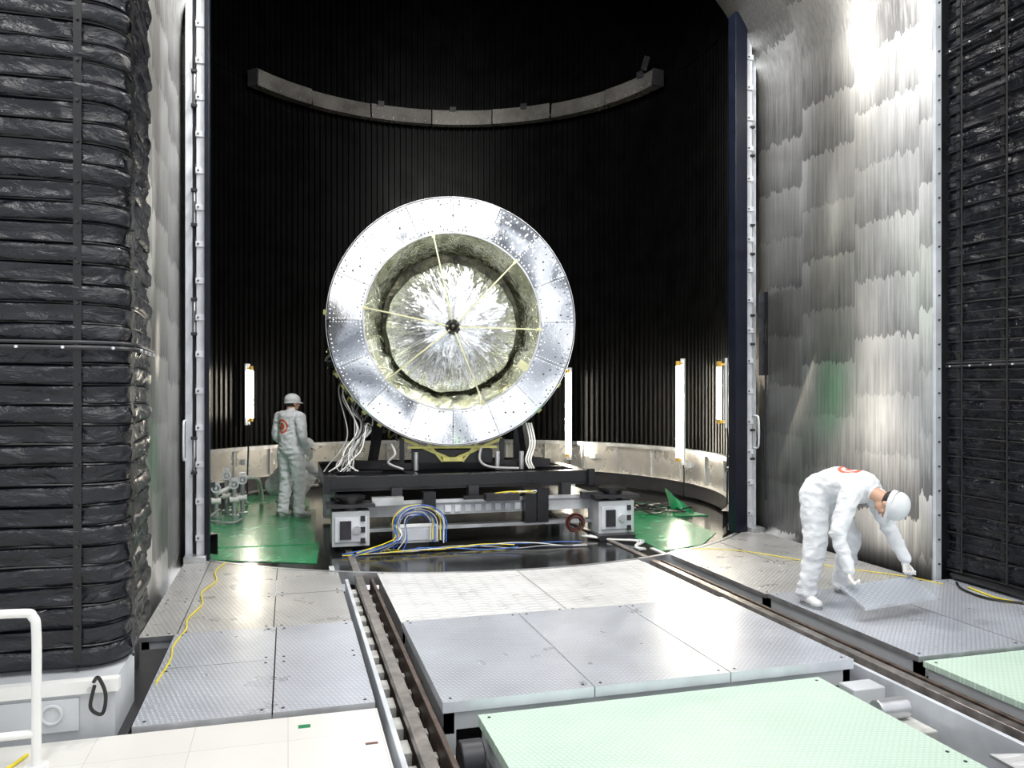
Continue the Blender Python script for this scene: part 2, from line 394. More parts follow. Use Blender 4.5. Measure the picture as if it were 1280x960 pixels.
# ------------------------------------------------------------ tunnel
def profile(side):
    x=-1.05 if side<0 else 5.6; s=-side; pts=[(x,-.1),(x,5.2)]; r=1.9
    for k in range(1,13):
        t=math.pi/2*k/12; pts.append((x+s*r*(1-math.cos(t)),5.2+r*math.sin(t)))
    pts.append((2.28,7.1)); return pts
for side,nm in((-1,'wall_left'),(1,'wall_right')):
    P=profile(side); g=B(); vs=[]; ys=(5.95,8.8)
    for (x,z) in P:
        for y in ys: vs.append((x,y,z))
    fs=[(2*i,2*i+1,2*i+3,2*i+2) for i in range(len(P)-1)]
    if side>0: fs=[f[::-1] for f in fs]
    g.add(vs,fs,'steelwall')
    o=g.build(nm,angle=60); sm=o.modifiers.new('thick','SOLIDIFY'); sm.thickness=.04; sm.offset=-1
    g=B(); x=-1.05 if side<0 else 5.6
    for (a,b_) in zip(P[:-1],P[1:]):
        g.beam((a[0]+side*.05,5.93,a[1]),(b_[0]+side*.05,5.93,b_[1]),.04,.06,'galv')
    for i in range(24): g.cyl((x+side*.05,5.91,.15+i*.22),(x+side*.05,5.895,.15+i*.22),.008,'dark',8)
    g.build('trim_1' if side<0 else 'trim_2')
g=B(); g.box(-3.9,-1.10,5.96,6.02,-.05,7.2,'blackpaint'); g.build('wall_gap_panel_left')  # black panel added to keep the bright world from showing past the bellows
g=B(); g.box(5.66,8.6,5.96,6.02,-.02,7.2,'blackpaint'); g.build('wall_gap_panel_right')  # added panel, closes the bright gap between tunnel trim and right bellows
g=B()
g.box(-1.09,-.83,8.81,8.9,-.1,7.1,'blackpaint'); g.box(5.33,5.64,8.81,8.9,-.1,7.1,'blackpaint')
g.build('door_frame')
def post(xs,side,name):
    g=B(); y=8.70
    a,b_,c,d=xs
    g.box(a,b_,y-.04,y+.02,.0,6.3,'galv'); g.box(c,d,y-.08,y+.02,.0,6.3,'galv')
    g.box(min(b_,c,a,d),max(b_,c),y-.0,y+.04,.0,6.3,'dark')
    if side<0: g.box(d,d+.045,y-.12,y+.05,.0,6.3,'bluepaint')
    else: g.box(c-.17,c-.01,y-.12,y+.05,.0,6.3,'bluepaint')
    for i in range(16):
        z=.2+i*.37
        g.box(c-.008,d+.008,y-.10,y-.08,z,z+.06,'galv'); g.cyl((c+.02,y-.10,z+.03),(c+.02,y-.115,z+.03),.010,'dark',8)
        g.box(c-.012,c-.002,y-.10,y+.0,z-.02,z+.10,'dark')
    for z in(.9,2.3,3.4,4.6):
        g.cyl(((b_+c)/2,y-.06,z),((b_+c)/2,y-.06,z+.32),.014,'steel',10)
        g.box((b_+c)/2-.03,(b_+c)/2+.03,y-.1,y,z-.03,z,'dark'); g.box((b_+c)/2-.03,(b_+c)/2+.03,y-.1,y,z+.32,z+.35,'dark')
    h=a if side<0 else d+.03
    g.tube([(h,y-.04,1.02),(h,y-.16,1.03),(h,y-.18,1.15),(h,y-.18,1.3),(h,y-.16,1.4),(h,y-.04,1.41)],.012,'galv')
    g.box(min(a,c),max(b_,d)+.02,y-.2,y+.03,.0,.06,'steel')
    g.build(name,bevel=.004)
post((-1.0,-.93,-.89,-.81),-1,'guide_post')
post((5.48,5.54,5.38,5.46),1,'guide_post')
g=B(); g.box(5.50,5.55,8.42,8.54,1.9,2.9,'blackpaint'); g.tube([(5.54,8.45,2.9),(5.52,8.43,2.4),(5.54,8.45,1.9),(5.52,8.45,1.1),(5.54,8.45,.4)],.014,'cblack'); g.build('latch_actuator')

# ------------------------------------------------------------ bellows
def bellows(name,path,z0,z1,straps,cage=False,seed=0,per=.105):
    P=[Vector((x,y)) for x,y in path]
    D=[0]
    for a,b_ in zip(P[:-1],P[1:]): D.append(D[-1]+(b_-a).length)
    L=D[-1]; n=int(L/.03); Q=[];k=0
    for i in range(n+1):
        s=L*i/n
        while k<len(D)-2 and D[k+1]<s: k+=1
        Q.append(P[k].lerp(P[k+1],(s-D[k])/max(1e-6,D[k+1]-D[k])))
    Nn=[]
    for i in range(n+1):
        d=(Q[min(i+1,n)]-Q[max(i-1,0)]).normalized(); Nn.append(Vector((d.y,-d.x)))
    sub=10; rows=int((z1-z0)/per)*sub; g=B(); vs=[]
    for j in range(rows+1):
        z=z0+per*j/sub; ph=j/sub
        for i in range(n+1):
            s=L*i/n
            fr=ph-math.floor(ph)
            w=min(1,8*min(fr,1-fr))**.6
            belly=math.sin(math.pi*fr)
            nz=(1-2*abs(noise.noise(Vector((s*3.5+7*math.floor(ph),z*7,seed)))))*.016+noise.noise(Vector((s*11,z*20,seed+9)))*.007
            out=-.030+.022*w-.014*belly*(1 if int(ph)%2 else -.6)+nz*w
            p=Q[i]+Nn[i]*out; vs.append((p.x,p.y,z+.004*math.sin(s*6+seed+math.floor(ph))))
    W=n+1
    g.add(vs,[(j*W+i,j*W+i+1,(j+1)*W+i+1,(j+1)*W+i) for j in range(rows) for i in range(n)],'bellows')
    def at(s):
        i=min(n-1,max(0,int(s/L*n))); return Q[i],Nn[i]
    for s in straps:
        p,nn=at(s); t=Vector((-nn.y,nn.x))
        q=[]
        for j in range(int((z1-z0)/per)+1):
            z=z0+j*per
            for dz,o_ in((0,.006),(.5*per,.016)):
                if z+dz<z1: q.append((p.x+nn.x*o_,p.y+nn.y*o_,z+dz))
        v2=[]
        for (x,y,z) in q:
            for sg in(-1,1): v2.append((x+t.x*.020*sg,y+t.y*.020*sg,z))
        g.add(v2,[(2*i,2*i+1,2*i+3,2*i+2) for i in range(len(q)-1)],'cblack')
        for j in range(0,int((z1-z0)/per),2): 
            c=Vector((p.x+nn.x*.01,p.y+nn.y*.01,z0+j*per)); g.cyl(c,c+Vector((nn.x,nn.y,0))*.012,.008,'dark',6)
    for z,h,m in((1.93,.03,'dark'),(4.75,.03,'dark')):
        g.tube([(Q[i].x+Nn[i].x*.025,Q[i].y+Nn[i].y*.025,z) for i in range(0,n+1,2)],h*.4,m,6,1)
        g.tube([(Q[i].x+Nn[i].x*.025,Q[i].y+Nn[i].y*.025,z+.028) for i in range(0,n+1,2)],h*.3,m,6,1)
        for i in range(2,n,7):
            c=Vector((Q[i].x+Nn[i].x*.03,Q[i].y+Nn[i].y*.03,z)); e_=c+Vector((Nn[i].x,Nn[i].y,0))*.016; g.cyl(c,e_,.008,'galv',8)
    for j in range(int((z1-z0)/per)):
        z=z0+j*per+.003; oo=.022 if cage else -.012
        g.tube([(Q[i].x+Nn[i].x*oo,Q[i].y+Nn[i].y*oo,z+.004*math.sin(L*i/n*6)) for i in range(0,n+1,2)],.0075 if cage else .006,'cblack',5,1)
        if cage: g.tube([(Q[i].x+Nn[i].x*oo,Q[i].y+Nn[i].y*oo,z+per*.5) for i in range(0,n+1,2)],.0045,'cblack',5,1)
    if cage:
        for s in straps:
            p,nn=at(s+.06); g.tube([(p.x+nn.x*.034,p.y+nn.y*.034,z0),(p.x+nn.x*.034,p.y+nn.y*.034,z1)],.009,'cblack',6,1)
    return g.build(name,angle=50)
def rc(cx,cy,r,a0,a1,n=8): return [(cx+r*math.cos(math.radians(a0+(a1-a0)*i/n)),cy+r*math.sin(math.radians(a0+(a1-a0)*i/n))) for i in range(n+1)]
pathL=[(-3.7,4.6)]+rc(-1.02,4.80,.20,-90,0)+[(-.86,5.6)]
bellows('bellows_curtain',pathL,.27,6.9,[2.66,1.6,2.97],seed=1)
pathR=[(5.745,5.90)]+[(5.76,4.9)]+rc(6.01,4.75,.25,180,270)+[(8.0,4.5)]
bellows('bellows_curtain',pathR,.10,6.9,[.13,.58,1.02],cage=True,seed=5,per=.17)
g=B(); g.box(-3.7,-.84,4.42,4.95,-.05,.25,'boxgrey'); g.box(-3.7,-.82,4.40,4.46,.2,.262,'white'); g.box(-3.7,-.92,4.95,5.6,-.05,.26,'dark')
g.box(-1.35,-1.0,4.405,4.42,.02,.18,'boxgrey'); 
g.torus((-1.12,4.40,.11),.045,.008,'boxgrey',(0,1,0),20,6)
g.cyl((-.95,4.39,.22),(-.95,4.42,.22),.012,'steel',8); g.cyl((-1.5,4.39,.22),(-1.5,4.42,.22),.012,'steel',8)
g.tube([(-.93,4.39,.26),(-.9,4.35,.29),(-.87,4.36,.20),(-.89,4.38,.1),(-.94,4.37,.14),(-.92,4.36,.25)],.009,'cblack')
g.build('bellows_base_box',bevel=.006)
g=B(); g.box(5.76,8.0,4.54,5.86,.02,.09,'dark'); g.tube([(5.74,5.85,.06),(5.72,5.4,.065),(5.71,4.9,.06),(5.8,4.54,.065),(6.2,4.49,.06)],.026,'cblack'); g.build('bellows_base_box')
g=B(); xr,yr=-1.10,4.08
g.tube([(-2.6,yr,.70),(-1.6,yr,.70),(xr-.08,yr,.70),(xr-.015,yr,.68),(xr,yr,.60),(xr,yr,.3),(xr,yr,.0)],.021,'white',12,8)
g.tube([(-2.6,yr,.145),(xr,yr,.15)],.019,'white',12,1); g.tube([(-2.3,yr,.70),(-2.3,yr,0)],.021,'white',12,1); g.cyl((xr,yr,0),(xr,yr,.008),.05,'white',20)
g.cyl((-2.3,yr,0),(-2.3,yr,.008),.05,'white',20); g.build('safety_handrail')

# ------------------------------------------------------------ green mats
g=B()
g.prism([(-.76,8.82),(.28,8.35),(.36,9.55),(-.35,9.85),(-.9,9.7)],-.045,-.038,'green')
g.prism([(-1.35,9.5),(.30,9.4),(.40,12.2),(-1.5,12.3)],-.038,-.031,'green')
g.prism([(-1.0,12.2),(.3,12.0),(.35,13.6),(-.6,14.2)],-.045,-.036,'green'); g.build('green_floor_mat')
g=B()
g.prism([(3.95,8.0),(4.55,8.2),(5.1,8.85),(5.2,10.2),(4.1,10.4)],-.045,-.038,'green')
g.prism([(4.35,10.3),(5.7,10.1),(5.5,11.6),(4.6,11.8)],-.044,-.034,'green')
vs=[];
for i in range(9):
    t=i/8; 
    vs+= [(5.25+.35*t,10.3+.12*math.sin(3*t),-.03),(5.18+.33*t+.03*math.sin(5*t),10.42+.12*math.sin(3*t),.33-.22*t)]
g.add(vs,[(2*i,2*i+2,2*i+3,2*i+1) for i in range(8)],'green'); g.build('green_floor_mat')

# ------------------------------------------------------------ spacecraft ring
RC=Vector((1.94,9.6,2.565)); sp=empty('spacecraft_module',RC,math.radians(-8))
def ringv(r,t,y): return Vector((r*math.cos(t),y,r*math.sin(t)))
g=B(); SEG=16; n=10
for k in range(SEG):
    t0=2*math.pi*k/SEG+.0015; t1=2*math.pi*(k+1)/SEG-.0015; dy=.001*(k%2); tl=random.uniform(-.012,.012); tw=random.uniform(-.014,.014)
    prof=[(1.075,.30),(1.075,.0),(1.09,-.012),(1.30,.0+tl),(1.505,.0),(1.52,.012),(1.52,.06),(1.50,.07),(1.50,.34)]
    vs=[]
    for i in range(n+1):
        t=t0+(t1-t0)*i/n
        for r,y in prof: vs.append(ringv(r,t,y+dy+tw*(i/n-.5)*(1 if 1.08<r<1.50 else 0)))
    m_=len(prof)
    g.add(vs,[(i*m_+j,(i+1)*m_+j,(i+1)*m_+j+1,i*m_+j+1) for i in range(n) for j in range(m_-1)],'alu')
g.torus((0,.02,0),1.517,.012,'steel',(0,1,0),96,6); g.torus((0,.0,0),1.08,.012,'steel',(0,1,0),96,6)
g.build('ring_panels',sp,angle=20)
g=B()
for r,cnt,off in((1.115,150,0),(1.16,72,.5),(1.29,48,0),(1.34,48,.5),(1.43,120,0),(1.475,180,.5)):
    for i in range(cnt):
        t=2*math.pi*(i+off)/cnt
        if r in(1.16,1.29,1.34) and random.random()<.25: continue
        p=ringv(r,t,-.012); hole=(r in(1.29,1.34) and i%4==0)
        g.cyl(p+Vector((0,.03,0)),p+Vector((0,-.010 if not hole else -.004,0)),.0078 if not hole else .012,'hole' if hole or random.random()<.3 else 'rivet',7)
for k in range(SEG):
    t=2*math.pi*k/SEG
    for r in [1.12+.035*j for j in range(11)]:
        for q in(-.018,.018):
            p=ringv(r,t+q/r*1.2,-.012); g.cyl(p+Vector((0,.03,0)),p+Vector((0,-.008,0)),.006,'rivet',6)
for i in range(170):
    t=math.radians(random.uniform(30,150)); r=random.uniform(1.15,1.46); p=ringv(r,t,-.012); w_=random.uniform(.008,.014)
    g.cyl(p+Vector((0,.03,0)),p+Vector((0,-.012,0)),w_,'rivet',7)
g.build('rivets',sp)
def polar(rs,f,mat,name,na=260,flat_=True):
    vs=[]
    for r in rs:
        for i in range(na):
            t=2*math.pi*i/na; vs.append(f(r,t))
    g=B(); g.add(vs,[(j*na+i,j*na+(i+1)%na,(j+1)*na+(i+1)%na,(j+1)*na+i) for j in range(len(rs)-1) for i in range(na)],mat); return g.build(name,sp,flat=flat_)
def fold(r,t,ka,kr,s):
    a=noise.noise(Vector((math.cos(t)*ka,math.sin(t)*ka,r*kr+s))); return (1-2*abs(a))
def gold(r,t):
    k=(1.08-r)/.26; y=.05+.36*k
    d=.06*fold(r,t,5,4,1)+.03*fold(r,t,14,6,5)+.012*fold(r,t,34,14,2); s=math.sin(math.pi*min(1,k)) *.8+.15
    return ringv(r+d*.35*s,t,y-d*s)
polar([1.08-.26*i/18 for i in range(19)],gold,'goldfoil','amber_foil_cone',320)
def dark(r,t):
    return ringv(r,t,.46+.03*fold(r,t,5,5,3))
polar([.02+.88*i/6 for i in range(7)],dark,'darkfoil','dark_backing',120)
def silver(r,t):
    k=r/.82; y=.34-.30*math.cos(min(1,k)*math.pi/2)**.8
    d=.085*fold(r,t,3.2,1.2,0)+.055*fold(r,t,9,2.0,4)+.030*fold(r,t,24,4,7)+.014*fold(r,t,60,8,3); s=min(1,k*2.2)
    rr=r*(1+.06*noise.noise(Vector((math.cos(t)*3,math.sin(t)*3,2.2)))*k)
    p=ringv(rr,t,y-d*s*.75); p.z-=.07; return p
polar([.015+.785*(i/54) for i in range(55)],silver,'silverfoil','silver_foil_dome',420)
g=B()
for i,a in enumerate((103,44,355,290,222,172)):
    t=math.radians(a); p=[]
    for k in range(9):
        r=.06+(1.07-.06)*k/8; y=-.02-.05*math.sin(math.pi*k/8); v=ringv(r,t,y); v.z-=.07*(1-k/8)*1; p.append(v)
    w=Vector((-math.sin(t),0,math.cos(t)))*.008; vs=[]
    for v in p: vs+=[v+w,v-w,v-w+Vector((0,.006,0)),v+w+Vector((0,.006,0))]
    g.add(vs,[(4*k+j,4*k+(j+1)%4,4*k+4+(j+1)%4,4*k+4+j) for k in range(8) for j in range(4)],'strap')
    e_=ringv(1.07,t,.0); g.obox(e_,(.06,.03,.04),'strap',Euler((0,-t,0)))
for i in range(5):
    g.torus((0,.0,-.07),.045+.011*i,.007,'cblack',(math.sin(i)*.4,1,math.cos(i*2)*.4),20,6)
g.sph((0,.03,-.07),.05,'darkfoil')
g.obox(ringv(1.02,math.radians(-32),-.01),(.14,.02,.10),'strap',Euler((0,.6,0)))
g.build('tie_straps',sp)
g=B(); g.cyl((0,.34,0),(0,2.3,0),1.38,'darkfoil',64); g.cyl((0,.30,0),(0,.34,0),1.49,'dark',64,caps=False)
vs=[]
for i in range(64):
    t=2*math.pi*i/64; vs+=[ringv(1.49,t,.34),ringv(1.0,t,.34)]
g.add(vs,[(2*i,(2*i+2)%128,(2*i+3)%128,2*i+1) for i in range(64)],'dark')
g.torus((0,1.2,0),1.39,.04,'dark',(0,1,0),64,8); g.torus((0,2.2,0),1.39,.05,'dark',(0,1,0),64,8)
for a in(176,205,211,218,226,235,315,330):
    t=math.radians(a); p=ringv(1.53,t,.25); g.obox(p,(.08,.16,.06),'bracket',Euler((0,-t,0))); g.cyl(ringv(1.5,t,.1),ringv(1.5,t,.5),.02,'bracket',8)
for k in range(18):
    a=math.radians(190+k*3.5); g.tube([ringv(1.47,a,.4),ringv(1.60+.05*math.sin(k),a+.05,.6),ringv(1.44,a+.1,.9)],.014,random.choice(['bracket','cgrey','bracket','cblack']))
g.build('body',sp)
g=B(); zb=-1.82
for s in(-1,1):
    g.beam((s*.62,.16,-1.44),(0,.10,zb+.12),.035,.035,'bracket'); g.beam((s*.62,.16,-1.44),(s*.62,.2,zb),.06,.06,'dark')
    g.beam((s*.3,.12,-1.50),(s*.12,.1,zb+.10),.03,.03,'bracket'); g.beam((s*.9,.4,-1.25),(s*1.0,.5,zb),.09,.09,'dark')
    g.beam((s*1.0,1.5,-1.0),(s*1.0,1.5,zb),.1,.1,'dark'); g.beam((s*.62,.2,zb+.05),(s*1.25,.4,zb+.05),.1,.1,'dark')
g.beam((-.55,.12,-1.545),(.55,.12,-1.545),.04,.03,'bracket'); g.obox((0,.08,zb+.13),(.24,.10,.05),'bracket'); g.obox((0,.35,zb+.12),(1.0,.4,.24),'blackpaint'); g.obox((0,.3,zb+.04),(1.7,.3,.08),'blackpaint')
for s in(-.45,.55,.85): g.cyl((s,.05,zb),(s,.05,zb+.22),.03,'steel',12); 
g.build('support_cradle',sp)
g=B()
for k in range(13):
    a=math.radians(208+k*1.9); s=ringv(1.49,a,.25); mm=['cgrey','cwhite','cgrey','cblack','cgrey'][k%5]
    r1=random.uniform(-.05,.05); r2=random.uniform(-.08,.08)
    p=[s,s+Vector((-.04+r1,-.02,-.16)),Vector((-1.22+r2+.02*k,.10,-1.30+r1)),Vector((-1.30+r1+.015*k,.02,-1.55)),Vector((-1.42+r2+.02*k,-.06,-1.72)),Vector((-1.50+.03*k+r1,-.10,-1.81))]
    g.tube(p,.008,mm)
for k in range(3):
    x=.92+.03*k; g.tube([(x,.1,-1.25),(x+.04,.05,-1.5),(x-.02,.0,-1.7),(x+.02,-.02,-1.81)],.011,'cwhite')
g.tube([(.35,.05,-1.55),(.33,-.0,-1.7),(.45,-.05,-1.78),(.8,-.08,-1.80)],.016,'cgrey'); g.tube([(-.75,.1,-1.5),(-.7,.0,-1.62),(-.78,-.03,-1.72),(-.6,-.05,-1.80)],.016,'cgrey')
g.build('harness',sp)

# ------------------------------------------------------------ trolley
tr=empty('transport_trolley',(2.05,9.9,0))
T0=Vector((2.05,9.9,0))
def finish(g,name,**k):
    g.v=[(x-T0.x,y-T0.y,z) for x,y,z in g.v]; return g.build(name,tr,**k)
g=B()
g.box(.40,3.60,9.22,9.36,.60,.74,'blackpaint'); g.box(.40,3.60,11.2,11.34,.60,.74,'blackpaint')
for x in(.40,1.35,2.5,3.46): g.box(x,x+.14,9.36,11.2,.61,.735,'blackpaint')
g.box(.54,3.46,9.9,10.05,.61,.73,'blackpaint'); g.box(.40,3.60,9.24,11.3,.57,.60,'dark')
for i in range(20): x=.5+i*.16; g.cyl((x,9.22,.67),(x,9.21,.67),.006,'dark',8)
g.box(.38,.46,9.16,9.22,.56,.76,'blackpaint'); g.box(3.54,3.62,9.16,9.22,.56,.76,'blackpaint')
finish(g,'upper_frame',bevel=.005)
g=B()
g.box(.8,3.7,9.15,9.25,.28,.42,'boxgrey'); g.box(.85,3.6,9.12,9.15,.42,.46,'steel'); g.box(.8,3.7,9.1,9.24,.12,.16,'steel')
g.box(.6,3.8,9.3,11.2,.30,.40,'dark')
for (x0,x1) in((.46,.86),(3.55,4.0)):
    for y0 in(8.86,10.9):
        g.box(x0,x1,y0,y0+.36,.02,.40,'boxgrey'); g.box(x0+.03,x1-.03,y0-.02,y0,.07,.34,'galv'); g.box(x0+.08,x0+.2,y0-.04,y0-.02,.1,.3,'dark'); g.cyl(((x0+x1)/2+.06,y0-.05,.2),((x0+x1)/2+.06,y0-.02,.2),.045,'steel',20)
        for q in (.05,.17,.29): g.box(x1-.10,x1-.05,y0-.035,y0-.02,q,q+.06,'dark')
        g.cyl(((x0+x1)/2,y0+.15,.40),((x0+x1)/2,y0+.15,.52),.13,'blackpaint',24); g.cyl(((x0+x1)/2,y0+.15,.52),((x0+x1)/2,y0+.15,.55),.17,'blackpaint',24)
        g.box(x0-.06,x1+.06,y0-.04,y0+.30,.44,.475,'dark')
for x in(.64,3.63):
    for y in(9.05,11.05): g.cyl((x-.05,y,.07),(x+.05,y,.07),.10,'rail',24)
for x in(1.55,2.75,2.9): g.box(x-.07,x+.07,9.0,9.14,.16,.56,'blackpaint')
for x in(1.2,2.1,3.25): g.box(x-.06,x+.06,9.16,9.3,.42,.60,'dark')
g.box(3.40,3.75,8.96,9.1,.42,.50,'dark'); g.box(.9,1.25,8.98,9.1,.43,.52,'steel')
g.box(1.12,1.60,8.72,8.95,.05,.22,'boxgrey'); g.box(1.15,1.57,8.71,8.72,.08,.2,'galv'); g.box(2.2,2.6,8.95,9.1,.44,.52,'dark'); g.box(1.95,2.5,9.02,9.12,.46,.50,'blackpaint')
g.box(1.2,1.5,8.75,9.1,-.045,.05,'dark'); g.box(3.5,3.95,8.7,9.1,-.04,.02,'dark')
for i in range(9): x=1.75+i*.12; g.box(x,x+.07,9.13,9.15,.31,.39,'galv')
for k in range(4): g.tube([(2.3+.1*k,9.05,.51),(2.5+.1*k,8.98,.54),(2.8,9.0,.51)],.007,'cwhite' if k%2 else 'yellow')
finish(g,'chassis',bevel=.006)
g=B()
for k in range(13):
    m_=['blue','cwhite','blue','cwhite','yellow','cwhite'][k%6]; r=.13+.010*k; c=Vector((1.36+random.uniform(-.05,.05),8.70-.008*k,.22+random.uniform(-.02,.02))); p=[]
    for j in range(15):
        t=math.radians(-10+200*j/14); p.append(c+Vector((r*math.cos(t)*1.15,random.uniform(-.012,.012),r*math.sin(t)*.9+.03)))
    p=[c+Vector((r*1.1,-.03,-.15))]+p+[c+Vector((-r*1.1,-.04,-.12)),c+Vector((-r*1.5-.03*k,-.05,-.24))]
    g.tube(p,.0062,m_,6,3)
for k in range(6):
    m_=['blue','yellow','cwhite','yellow','cgrey','blue'][k]; y=8.62-.03*k; p=[]
    for j in range(12):
        x=.55+j*.27; p.append((x,y+.09*math.sin(j*.9+k)+.10*math.sin(x),-.03+.03*abs(math.sin(j*.8+k))*(1 if j<9 else .3)))
    g.tube(p[(k%3):11-(k%2)*3],.0058,m_,6,4)
for k in range(6): g.torus((3.26,8.92-.014*k,.16+.01*math.sin(k)),.075+.012*(k%4),.008,'red' if k%2 else 'cblack',(0.08*k,1,.1),28,6)
for k in range(3): g.tube([(3.35+.05*k,8.9,.0),(3.6,8.7,-.02),(3.85+.04*k,8.45,-.01),(3.72,8.2,-.02),(3.75-.03*k,8.0,-.01)],.012,'galv' if k else 'cwhite',6,5)
finish(g,'hoses')

g=B()
for k,(x,y) in enumerate(((-.95,11.7),(-.72,11.75),(-.62,11.95),(-.85,12.2))):
    g.cyl((x,y,-.04),(x,y,.42+.05*k),.03,'steel',14); g.torus((x,y-.07,.38+.04*k),.055,.012,'galv',(0,1,0),18,6); g.cyl((x,y-.07,.38+.04*k),(x,y,.38+.04*k),.02,'galv',10)
    g.cyl((x-.06,y,.2),(x+.06,y,.2),.045,'cwhite',14); g.cyl((x,y,-.03),(x,y,.0),.07,'steel',16); g.box(x-.04,x+.04,y-.03,y+.03,.42+.05*k,.46+.05*k,'galv')
g.tube([(-.95,11.7,.3),(-.8,11.8,.36),(-.65,12.2,.44),(-.45,12.6,.40),(-.40,13.0,.12),(-.4,13.1,0)],.032,'cwhite',10)
g.tube([(-.72,11.75,.18),(-.7,12.0,.22),(-.66,12.6,.10),(-.6,12.9,.0)],.025,'cwhite',10)
g.tube([(-.9,11.6,.1),(-1.0,11.2,.02),(-.7,11.0,.0),(-.6,11.3,.0)],.015,'cgrey'); g.build('valve_manifold')
g=B()
for k in range(9):
    c=Vector((5.0+random.uniform(-.3,.3),10.6+random.uniform(-.3,.3),-.02)); p=[]
    for j in range(9): t=j*.9+k; p.append(c+Vector((.28*math.cos(t)+random.uniform(-.1,.1),.28*math.sin(t)+random.uniform(-.1,.1),.03+.07*random.random())))
    g.tube(p,.010,'cblack',6,4)
g.build('cable_pile')
g=B(); g.tube([(-.60,8.4,.008),(-.66,8.0,.008),(-.62,7.6,.009),(-.70,7.2,.009),(-.66,6.8,.008),(-.72,6.4,.009),(-.70,6.1,.012),(-.73,5.7,.024),(-.71,5.4,.022),(-.735,5.0,.022)],.006,'yellow'); g.build('extension_cord')
g=B(); g.tube([(-1.8,3.97,.009),(-1.45,4.0,.009),(-1.25,4.02,.009),(-1.17,4.2,.009)],.008,'yellow'); g.build('extension_cord')
g=B(); g.tube([(4.2,7.8,.010),(4.6,7.6,.010),(4.9,7.1,.010),(5.1,6.6,.010),(5.45,6.1,.010),(5.5,5.7,.026)],.004,'yellow'); g.build('extension_cord')
g=B(); g.tube([(5.62,5.55,.026),(5.55,5.2,.026),(5.62,4.95,.026),(5.50,4.75,.026),(5.6,4.55,.026)],.007,'yellow')
g.tube([(5.64,5.7,.03),(5.5,5.5,.03),(5.45,5.2,.03),(5.6,5.0,.03)],.010,'cblack'); g.build('extension_cord')

# ------------------------------------------------------------ people
def remesh(g,name,voxel,mat,parent,disp=0,smooth=4,dsc=9):
    o=g.build(name+'_src',flat=True); md=o.modifiers.new('r','REMESH'); md.mode='VOXEL'; md.voxel_size=voxel
    s=o.modifiers.new('s','SMOOTH'); s.iterations=smooth; s.factor=.5
    dg=bpy.context.evaluated_depsgraph_get(); me=bpy.data.meshes.new_from_object(o.evaluated_get(dg))
    bpy.data.objects.remove(o)
    me.name=name; me.materials.clear(); me.materials.append(M[mat] if isinstance(mat,str) else mat)
    if disp:
        nr=[v.normal.copy() for v in me.vertices]
        for v,n_ in zip(me.vertices,nr):
            c=v.co; a=1-2*abs(noise.noise(Vector((c.x*dsc,c.y*dsc,c.z*dsc*1.5)))); b_=noise.noise(Vector((c.x*22,c.y*22,c.z*26)))
            v.co=c+n_*(disp*(a-.5)+disp*.35*b_)
    me.polygons.foreach_set('use_smooth',[True]*len(me.polygons)); me.update()
    ob=bpy.data.objects.new(name,me); sc.collection.objects.link(ob); ob.parent=parent; return ob
def limb(g,pts,rs):
    for (a,b_),(r,r2) in zip(zip(pts[:-1],pts[1:]),zip(rs[:-1],rs[1:])):
        g.cyl(a,b_,r,'skin',14,r2)
    for p,r in zip(pts,rs): g.sph(p,r,'skin',None,14,10)
def frame(origin,zax,yax):
    z=Vector(zax).normalized(); y=Vector(yax); y=(y-z*y.dot(z)).normalized(); x=y.cross(z)
    m=Matrix((x,y,z)).transposed().to_4x4(); return Matrix.Translation(origin)@m
